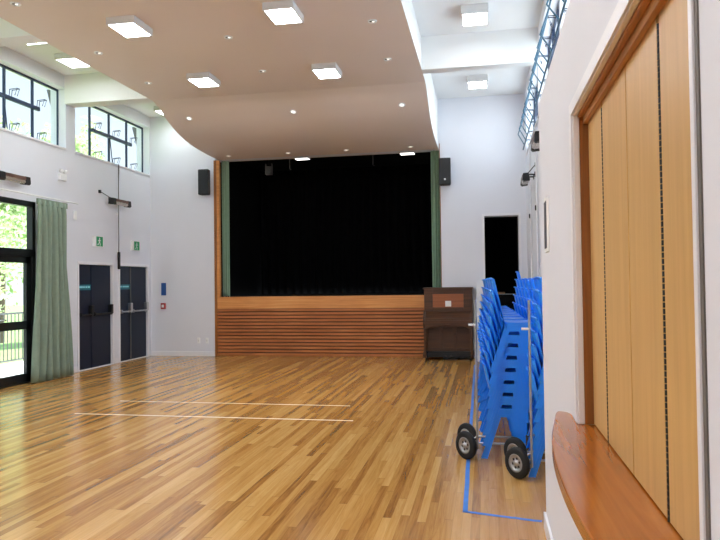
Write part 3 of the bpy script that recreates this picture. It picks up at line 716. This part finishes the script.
# smooth the front curve
cv = []
for i in range(len(front) - 1):
    p0 = front[max(i - 1, 0)]; p1 = front[i]; p2 = front[i + 1]; p3 = front[min(i + 2, len(front) - 1)]
    for s in range(4):
        tt = s / 4
        cv.append(tuple(min(v_, 0.3397) if a_ == 0 else v_ for a_, v_ in enumerate(tuple(0.5 * ((2 * p1[a]) + (-p0[a] + p2[a]) * tt + (2 * p0[a] - 5 * p1[a] + 4 * p2[a] - p3[a]) * tt ** 2 + (-p0[a] + 3 * p1[a] - 3 * p2[a] + p3[a]) * tt ** 3) for a in (0, 1)))))
cv.append(front[-1])
r = empty('servery_counter', (XN, 2.0, cz - 0.04)); tag(r, 'polished reddish timber counter with bowed front edge under the servery shutter', 'counter')
poly = [(x - XN - 0.0002, y - 2.0) for x, y in cv] + [(-0.0002, SH[0] + 0.001 - 2.0), (0.098, SH[0] + 0.001 - 2.0), (0.098, SH[1] - 0.001 - 2.0), (-0.0002, SH[1] - 0.001 - 2.0)]
mb = MB().prism(poly, 0.0, 0.04, 'z'); mb.build('counter_top', M['counter'], r, bevel=0.006)
mb = MB()
for y in (-0.9, 0.0, 0.6): mb.prism([(-0.0005, 0.0), (-0.08, 0.0), (-0.0005, -0.16)], y - 0.012, y + 0.012, 'y')
mb.build('support_bracket', M['trim'], r)
# wall notice
r = empty('wall_notice', (XN, 3.72, 1.80)); tag(r, 'narrow notice with dark print on the servery wall, seen edge-on', 'notice')
MB().box(-0.012, 0, -0.05, 0.11, -0.14, 0.155).build('board', M['paper'], r)
MB().box(-0.0135, -0.012, -0.03, 0.10, -0.12, 0.135).build('dark_print', M['darkstripe'], r)
# conduits on the far right wall
for y, zb, s in ((10.5, 2.63, 'nearer'), (11.9, 2.64, 'farther, beside the doorway')):
    r = empty('wall_conduit', (XR, y, 0)); tag(r, 'thin white conduit down the right wall with a small black knob, ' + s, 'conduit', 'conduits on the right wall')
    MB().tube([(-0.02, 0, 0.0), (-0.02, 0, SILL - 0.02)], 0.014, 8).build('pipe', M['trim'], r)
    MB().box(-0.05, -0.03, -0.02, 0.02, zb - 0.04, zb + 0.04).build('knob', M['black'], r, bevel=0.008)

# ------------------------------------------------------------------ floor markings
o = MB().box(-4.83, -1.45, 7.17, 7.2, 0.0, 0.0012).build('floor_line', M['linepaint']); tag(o, 'thin worn white line across the floor, the nearer of two', 'floor line', 'white lines on the floor')
o = MB().box(-4.75, -1.66, 8.04, 8.065, 0.0, 0.0012).build('floor_line', M['linepaint']); tag(o, 'thin worn white line across the floor, the one nearer the stage', 'floor line', 'white lines on the floor')
mb = MB()
import itertools
def strip(p, q, w):
    p = Vector((*p, 0)); q = Vector((*q, 0)); t = (q - p).normalized(); nrm = Vector((-t.y, t.x, 0)) * w / 2; N = 24
    L_ = []; R_ = []
    for i in range(N + 1):
        c = p + (q - p) * (i / N) + nrm.normalized() * random.uniform(-0.0025, 0.0025)
        L_.append(c + nrm); R_.append(c - nrm)
    vs = [(v.x, v.y, 0.0016) for v in L_ + R_] + [(v.x, v.y, 0.0002) for v in L_ + R_]
    fs = []
    for i in range(N):
        fs.append((i, i + 1, N + 1 + i + 1, N + 1 + i))
        o_ = 2 * (N + 1); fs.append((i, i + 1, o_ + i + 1, o_ + i)); fs.append((N + 1 + i, N + 2 + i, o_ + N + 2 + i, o_ + N + 1 + i))
    mb.add(vs, fs)
strip((-0.155, 4.43), (-0.21, 12.3), 0.032); strip((-0.17, 4.44), (0.322, 4.325), 0.03)
o = mb.build('floor_tape', M['tape'], recalc=True); tag(o, 'bright blue tape stuck on the floor in an L around the chair stacks', 'tape')

# ------------------------------------------------------------------ stacked chairs
SPL = 0.119
def ys(z): return 0.195 + (0.42 - z) * SPL
def side_quad(mb, pts, s, th=0.006):
    """plate in the splayed side plane: pts (x,z) counter-clockwise"""
    n_ = len(pts)
    vs = [(x, s * ys(z), z) for x, z in pts] + [(x, s * (ys(z) - th), z) for x, z in pts]
    mb.add(vs, [tuple(range(n_)), tuple(range(n_, 2 * n_))[::-1]] + [(i, (i + 1) % n_, n_ + (i + 1) % n_, n_ + i) for i in range(n_)])
def end_plate(mb, x0, z0, x1, z1, s, w0, w1, th):
    a, b = ys(z0) - 0.001, ys(z1) - 0.001
    vs = []
    for x, z, yo, w in ((x0, z0, a, w0), (x1, z1, b, w1)):
        for dx in (0, th):
            for dy in (0, w): vs.append((x + dx, s * (yo - dy), z))
    mb.add(vs, [(0, 1, 3, 2), (4, 6, 7, 5), (0, 4, 5, 1), (2, 3, 7, 6), (0, 2, 6, 4), (1, 5, 7, 3)])
def side_rib(mb, a, b, s, w=0.012, h=0.005):
    (x0, z0), (x1, z1) = a, b; vs = []
    for x, z in ((x0, z0), (x1, z1)):
        for dx in (-w / 2, w / 2):
            for o_ in (-0.002, h): vs.append((x + dx, s * (ys(z) + o_), z))
    mb.add(vs, [(0, 1, 3, 2), (4, 6, 7, 5), (0, 4, 5, 1), (2, 3, 7, 6), (0, 2, 6, 4), (1, 5, 7, 3)])
def chair_meshes():
    out = {}
    # seat pan: curved grid with rolled edges and side aprons
    mb = MB(); NX, NY = 10, 12; vs = []
    for i in range(NX + 1):
        u = i / NX; x_ = 0.241 * u
        for j in range(NY + 1):
            v = j / NY * 2 - 1; y = v * 0.194; x0_ = 0.125 + 0.016 * max(0, abs(v) - 0.6) / 0.4; x = x0_ + x_ * (0.366 - x0_) / 0.241
            z = 0.42 - 0.014 * (1 - v * v) * math.sin(PI * min(1, u * 1.1)) - (0.02 * max(0, (u - 0.88) / 0.12) ** 2) - 0.01 * max(0, abs(v) - 0.9) / 0.1
            vs.append((x, y, z))
    fs = [(i * (NY + 1) + j, i * (NY + 1) + j + 1, (i + 1) * (NY + 1) + j + 1, (i + 1) * (NY + 1) + j) for i in range(NX) for j in range(NY)]
    b = len(vs); vs += [(x, y, z - 0.006) for x, y, z in vs]
    fs += [tuple(b + k for k in f_[::-1]) for f_ in fs]
    rim = [j for j in range(NY + 1)] + [i * (NY + 1) + NY for i in range(1, NX + 1)] + [NX * (NY + 1) + j for j in range(NY - 1, -1, -1)] + [i * (NY + 1) for i in range(NX - 1, 0, -1)]
    for k in range(len(rim)): a, c = rim[k], rim[(k + 1) % len(rim)]; fs.append((a, c, b + c, b + a))
    mb.add(vs, fs, 0, True)
    for s in (-1, 1): side_quad(mb, [(0.152, 0.345), (0.30, 0.345), (0.366, 0.345), (0.368, 0.415), (0.141, 0.415)], s)
    mb.box(0.352, 0.358, -0.185, 0.185, 0.36, 0.405)
    out['seat'] = mb
    # backrest: leaning, curved, waisted
    mb = MB(); NZ, NY = 12, 12; vs = []
    for i in range(NZ + 1):
        u = i / NZ; z = 0.412 + 0.388 * u
        hwid = 0.140 + 0.066 * (u / 0.5) ** 1.4 if u < 0.5 else 0.206 - 0.018 * max(0, (u - 0.9) / 0.1) ** 2
        for j in range(NY + 1):
            v = j / NY * 2 - 1
            x = 0.126 - 0.106 * u + 0.014 * v * v * min(1, u * 2) + 0.012 * max(0, abs(v) - 0.85) / 0.15 * min(1, u * 2) - 0.012 * math.sin(PI * u)
            zz = z - (0.010 * max(0, abs(v) - 0.8) / 0.2 if u > 0.9 else 0)
            vs.append((x, v * hwid, zz))
    fs = [(i * (NY + 1) + j, i * (NY + 1) + j + 1, (i + 1) * (NY + 1) + j + 1, (i + 1) * (NY + 1) + j) for i in range(NZ) for j in range(NY)]
    th = 0.007; b = len(vs); vs += [(x + th, y, z) for x, y, z in vs]
    fs += [tuple(b + k for k in f_[::-1]) for f_ in fs]
    rim = [j for j in range(NY + 1)] + [i * (NY + 1) + NY for i in range(1, NZ + 1)] + [NZ * (NY + 1) + j for j in range(NY - 1, -1, -1)] + [i * (NY + 1) for i in range(NZ - 1, 0, -1)]
    for k in range(len(rim)): a, c = rim[k], rim[(k + 1) % len(rim)]; fs.append((a, c, b + c, b + a))
    mb.add(vs, fs, 0, True)
    # rolled top lip turned backwards
    lip = []
    for j in range(NY + 1):
        v = j / NY * 2 - 1; lip.append((0.018 + 0.014 * v * v + 0.012 * max(0, abs(v) - 0.85) / 0.15 - 0.003, v * 0.187, 0.798 - 0.010 * max(0, abs(v) - 0.8) / 0.2))
    mb.tube(lip, 0.008, 6)
    out['backrest'] = mb
    for s, nm in ((-1, 'n'), (1, 'p')):
        bk = MB(); side_quad(bk, [(0.0, 0.0), (0.052, 0.0), (0.170, 0.345), (0.150, 0.345), (0.13, 0.415), (0.128, 0.36)], s)
        side_rib(bk, (0.004, 0.0), (0.13, 0.36), s); side_rib(bk, (0.046, 0.0), (0.160, 0.335), s)
        end_plate(bk, 0.0, 0.0, 0.126, 0.36, s, 0.028, 0.020, 0.006); out['rear' + nm] = bk
        fr = MB(); side_quad(fr, [(0.305, 0.0), (0.358, 0.0), (0.366, 0.345), (0.25, 0.345)], s)
        side_rib(fr, (0.309, 0.0), (0.256, 0.335), s); side_rib(fr, (0.352, 0.0), (0.359, 0.345), s)
        end_plate(fr, 0.352, 0.0, 0.360, 0.40, s, 0.03, 0.03, 0.006); out['front' + nm] = fr
    return out
cm = chair_meshes()
def make_chair():
    r = empty('stacking_chair')
    cm['seat'].build('seat', M['blue'], r); cm['backrest'].build('backrest', M['blue'], r)
    for k in ('rearn', 'rearp', 'frontn', 'frontp'): cm[k].build('leg', M['blue'], r)
    return r
proto = make_chair(); used = False
def put_chair(x, y, z, rz, lab, group):
    global used
    if not used: r = proto; used = True
    else:
        r = proto.copy(); C.objects.link(r)
        for ch in proto.children:
            c = ch.copy(); C.objects.link(c); c.parent = r
    r.location = (x, y, z); r.rotation_euler = (0, 0, rz)
    tag(r, lab, 'chair', group)
ordn = ['nearest', 'second', 'third', 'fourth', 'fifth', 'sixth', 'seventh', 'farthest']
lev = ['bottom', 'second from bottom', 'third from bottom', 'fourth from bottom', 'fourth from top', 'third from top', 'second from top', 'top']
PITCH, SHIFT = 0.105, 0.012
NST = 8
for row, (x0, y0) in (('left', (-0.058, 6.04)), ('right', (0.302, 5.535))):
    for i in range(NST):
        y = y0 + i * 0.54; x = x0 + random.uniform(-0.004, 0.004) - 0.012 * i + (0.08 if row == 'right' and i else 0.0); rz = random.uniform(-0.006, 0.006)
        if i == 0: x = x0; rz = 0
        nlev = 9 if (row == 'right' and i == NST - 1) else 8
        for k in range(nlev):
            nm = ('topmost, raised' if k == 8 else lev[k])
            lab = 'blue plastic chair, %s of the %s stack in the %s row' % (nm, ordn[i], row + ('' if row == 'left' else '-hand wall'))
            put_chair(x + k * SHIFT, y, k * PITCH, rz, lab, 'blue chairs stacked in the %s row' % row)

# ------------------------------------------------------------------ chair trolleys
def trolley(x, y, lab, xp):
    """x: back feet line, y: near side of the chairs; wheels towards -x"""
    r = empty('chair_trolley', (x, y, 0)); tag(r, lab, 'trolley', 'hand trolleys under the chair stacks')
    G = M['galv']; ya, yb = -0.055, 0.515; px = xp
    yb = 0.41
    MB().tube([(px, ya, 0.09), (px, ya, 1.36)], 0.0095, 10).build('upright', G, r)
    MB().tube([(px, ya, 1.14), (px - 0.06, ya, 1.14)], 0.010, 8).build('handle_grip', M['white'], r)
    MB().tube([(px, ya, 0.10), (-0.04, ya, 0.10), (-0.04, yb, 0.10)], 0.010, 8).build('crossbar', G, r)
    wx = -0.125 if px < 0 else -0.085
    MB().tube([(wx, -0.03, 0.119), (wx, 0.28, 0.119)], 0.010, 8).build('axle', M['black'], r)
    for yy in (-0.045, 0.29):
        w = MB(); w.lathe([(0.070, -0.022), (0.104, -0.026), (0.116, -0.014), (0.119, 0.0), (0.116, 0.014), (0.104, 0.026), (0.070, 0.022)], (0, 0, 0), 'y', 36)
        wo = w.build('wheel', M['tyre'], r); wo.location = (wx, yy, 0.119); wo.rotation_euler = (0, 0, -0.8)
        h = MB(); h.lathe([(0.0, -0.024), (0.018, -0.024), (0.020, -0.014), (0.048, -0.008), (0.054, -0.018), (0.071, -0.021), (0.071, 0.021), (0.05, 0.012), (0.0, 0.018)], (0, 0, 0), 'y', 28)
        h.build('hub', M['galv'], wo)
        sp = MB()
        for q in range(6):
            a = 2 * PI * q / 6 + 0.3; c, s_ = math.cos(a), math.sin(a)
            sp.lathe([(0.0, -0.0135), (0.010, -0.0135)], (0.035 * c, 0, 0.035 * s_), 'y', 10)
        sp.build('hub_hole', M['black'], wo)
        MB().tube([(wx + 0.01, yy - 0.02, 0.135), (px, ya + 0.01, 0.20)] if yy < 0.2 else [(wx + 0.02, yy - 0.02, 0.135), (px - 0.03, yy - 0.03, 0.195)], 0.007, 8).build('axle_strut', G, r)
    # lifting prongs beneath the bottom seat
    for yy in (0.12, 0.38):
        mb = MB(); mb.tube([(-0.04, yy, 0.10), (0.29, yy, 0.10)], 0.010, 8); mb.build('prong', G, r)
    MB().tube([(0.29, 0.11, 0.10), (0.29, 0.39, 0.10)], 0.010, 8).build('toe_bar', G, r)
    MB().tube([(px, ya, 0.33), (px + 0.02, -0.025, 0.33)], 0.01, 8).build('side_tie', G, r)
trolley(-0.058, 5.79, 'grey tube chair trolley with two black wheels on the blue tape, under the left row', -0.03)
trolley(0.302, 5.285, 'grey tube chair trolley with two black wheels nearest the viewer, under the right row', 0.022)

# ------------------------------------------------------------------ outdoors
tag(MB().box(-60, XL - 0.3, -20, 70, -0.7, -0.5).build('ground', M['grass']), 'grassy ground outside the left wall', 'ground', kind='structure')
tag(MB().box(-60, XL - 0.3, -20, 70, -0.71, -0.705).build('ground_base', M['grass']), 'soil under the grass outside', 'ground', kind='structure') if False else None
tag(MB().box(-9.6, XL - 0.3, 3, 22, -0.5, -0.03).build('deck', M['deck']), 'pale deck outside the glass doors', 'deck', kind='structure')
r = empty('deck_railing', (-9.5, 3, -0.03)); tag(r, 'dark metal railing with upright bars outside the glass doors', 'railing')
mb = MB()
for k in range(int(19 / 0.11)): mb.box(-0.008, 0.008, k * 0.11 - 0.008, k * 0.11 + 0.008, 0.08, 1.0)
mb.build('balusters', M['grey'], r)
MB().box(-0.025, 0.025, 0, 19, 1.0, 1.04).build('top_rail', M['grey'], r); MB().box(-0.02, 0.02, 0, 19, 0.05, 0.08).build('bottom_rail', M['grey'], r)
for k in range(8): MB().box(-0.025, 0.025, k * 2.6, k * 2.6 + 0.05, 0, 1.04).build('post', M['grey'], r)
def foliage(rx, ry, rz, n_, size, seed):
    rd = random.Random(seed); mb = MB()
    cl = [(rd.uniform(-1, 1), rd.uniform(-1, 1), rd.uniform(-1, 1), rd.uniform(0.35, 0.6)) for _ in range(16)]
    for _ in range(n_):
        cx, cy, cz_, cr = rd.choice(cl)
        while True:
            p = Vector((rd.uniform(-1, 1), rd.uniform(-1, 1), rd.uniform(-1, 1)))
            if p.length < 1: break
        q = Vector((cx * 0.6, cy * 0.6, cz_ * 0.6)) + p * cr
        q = Vector((q.x * rx, q.y * ry, q.z * rz))
        a = Vector((rd.gauss(0, 1), rd.gauss(0, 1), rd.gauss(0, 1))).normalized(); b = a.orthogonal().normalized()
        s = size * rd.uniform(0.6, 1.3)
        mb.add([q - a * s, q - b * s * 0.5, q + a * s, q + b * s * 0.5], [(0, 1, 2, 3)])
    return mb
def tree(x, y, h, rx, rz, lab, seed, size=0.14, n_=3000):
    r = empty('tree', (x, y, -0.5)); tag(r, lab, 'tree', 'trees outside the left wall')
    MB().tube([(0, 0, 0), (0.1, 0.05, h * 0.4), (0, 0, h - rz)], [0.2, 0.15, 0.08], 8).build('trunk', M['bark'], r)
    o = foliage(rx, rx, rz, n_, size, seed).build('foliage', M['leaf'], r, recalc=False); o.location = (0, 0, h - rz * 0.95)
tree(-16.2, 24.4, 8.9, 1.3, 3.2, 'tall pale green tree seen low in the high window beside the stage', 1, 0.09, 6000)
tree(-17.6, 21.6, 8.6, 1.2, 3.0, 'pale green tree seen low in the nearer high window', 2, 0.09, 6000)
tree(-15.0, 17.6, 5.4, 1.7, 2.8, 'sunlit yellow-green tree behind the deck railing', 3, 0.09, 1700)
tree(-13.2, 14.6, 4.8, 1.3, 2.6, 'sunlit tree right behind the glass doors', 4, 0.08, 1700)
tree(-14.2, 11.6, 5.0, 1.6, 2.7, 'sunlit tree at the left edge of the glass doors', 5, 0.09, 1700)
tree(-19.5, 18.2, 5.6, 2.0, 3.0, 'farther sunlit tree beyond the railing', 6, 0.10, 1700)

# ------------------------------------------------------------------ light, sky, camera
w = bpy.data.worlds.new('World'); S.world = w; w.use_nodes = True
nt = w.node_tree; nt.nodes.clear()
bg = nt.nodes.new('ShaderNodeBackground'); ow = nt.nodes.new('ShaderNodeOutputWorld')
tc = nt.nodes.new('ShaderNodeTexCoord'); sp = nt.nodes.new('ShaderNodeSeparateXYZ'); rp = nt.nodes.new('ShaderNodeValToRGB')
nt.links.new(tc.outputs['Generated'], sp.inputs[0]); nt.links.new(sp.outputs['Z'], rp.inputs[0])
rp.color_ramp.elements[0].color = (0.86, 0.95, 1.0, 1); rp.color_ramp.elements[1].color = (0.50, 0.72, 1.0, 1); rp.color_ramp.elements[1].position = 0.8
nt.links.new(rp.outputs[0], bg.inputs[0])
# sky made brighter beyond the right wall, added to light the right bays
mr = nt.nodes.new('ShaderNodeMapRange'); nt.links.new(sp.outputs['X'], mr.inputs[0]); mr.inputs[1].default_value = -0.1; mr.inputs[2].default_value = 0.5
mr.inputs[3].default_value = 0.62; mr.inputs[4].default_value = 2.6; nt.links.new(mr.outputs[0], bg.inputs[1])
nt.links.new(bg.outputs[0], ow.inputs[0])
sun = bpy.data.lights.new('sun', 'SUN'); sun.energy = 8.0; sun.angle = 0.01; sun.color = (1, 0.96, 0.88)
so = link('sun', sun); so.rotation_euler = Vector((0.0, -0.55, -0.83)).to_track_quat('-Z', 'Y').to_euler()

cam = bpy.data.cameras.new('camera'); co = link('camera', cam); S.camera = co
cam.sensor_fit = 'HORIZONTAL'; cam.sensor_width = 36; cam.lens = 665.37 / 720 * 36; cam.clip_start = 0.02; cam.clip_end = 300
yaw, pitch, roll = 0.185889585, 0.0208111663, -0.012957516
fw = Vector((-math.sin(yaw) * math.cos(pitch), math.cos(yaw) * math.cos(pitch), math.sin(pitch)))
rt = Vector((math.cos(yaw), math.sin(yaw), 0)); up = rt.cross(fw)
r2 = math.cos(roll) * rt + math.sin(roll) * up; u2 = -math.sin(roll) * rt + math.cos(roll) * up
co.matrix_world = Matrix(((r2.x, u2.x, -fw.x, 0), (r2.y, u2.y, -fw.y, 0), (r2.z, u2.z, -fw.z, 1.5), (0, 0, 0, 1)))
vs = S.view_settings; vs.view_transform = 'Standard'; vs.look = 'None'; vs.gamma = 1; vs.use_curve_mapping = False; vs.exposure = 1.05
S.cycles.diffuse_bounces = 6; S.cycles.max_bounces = 12; S.cycles.transparent_max_bounces = 12
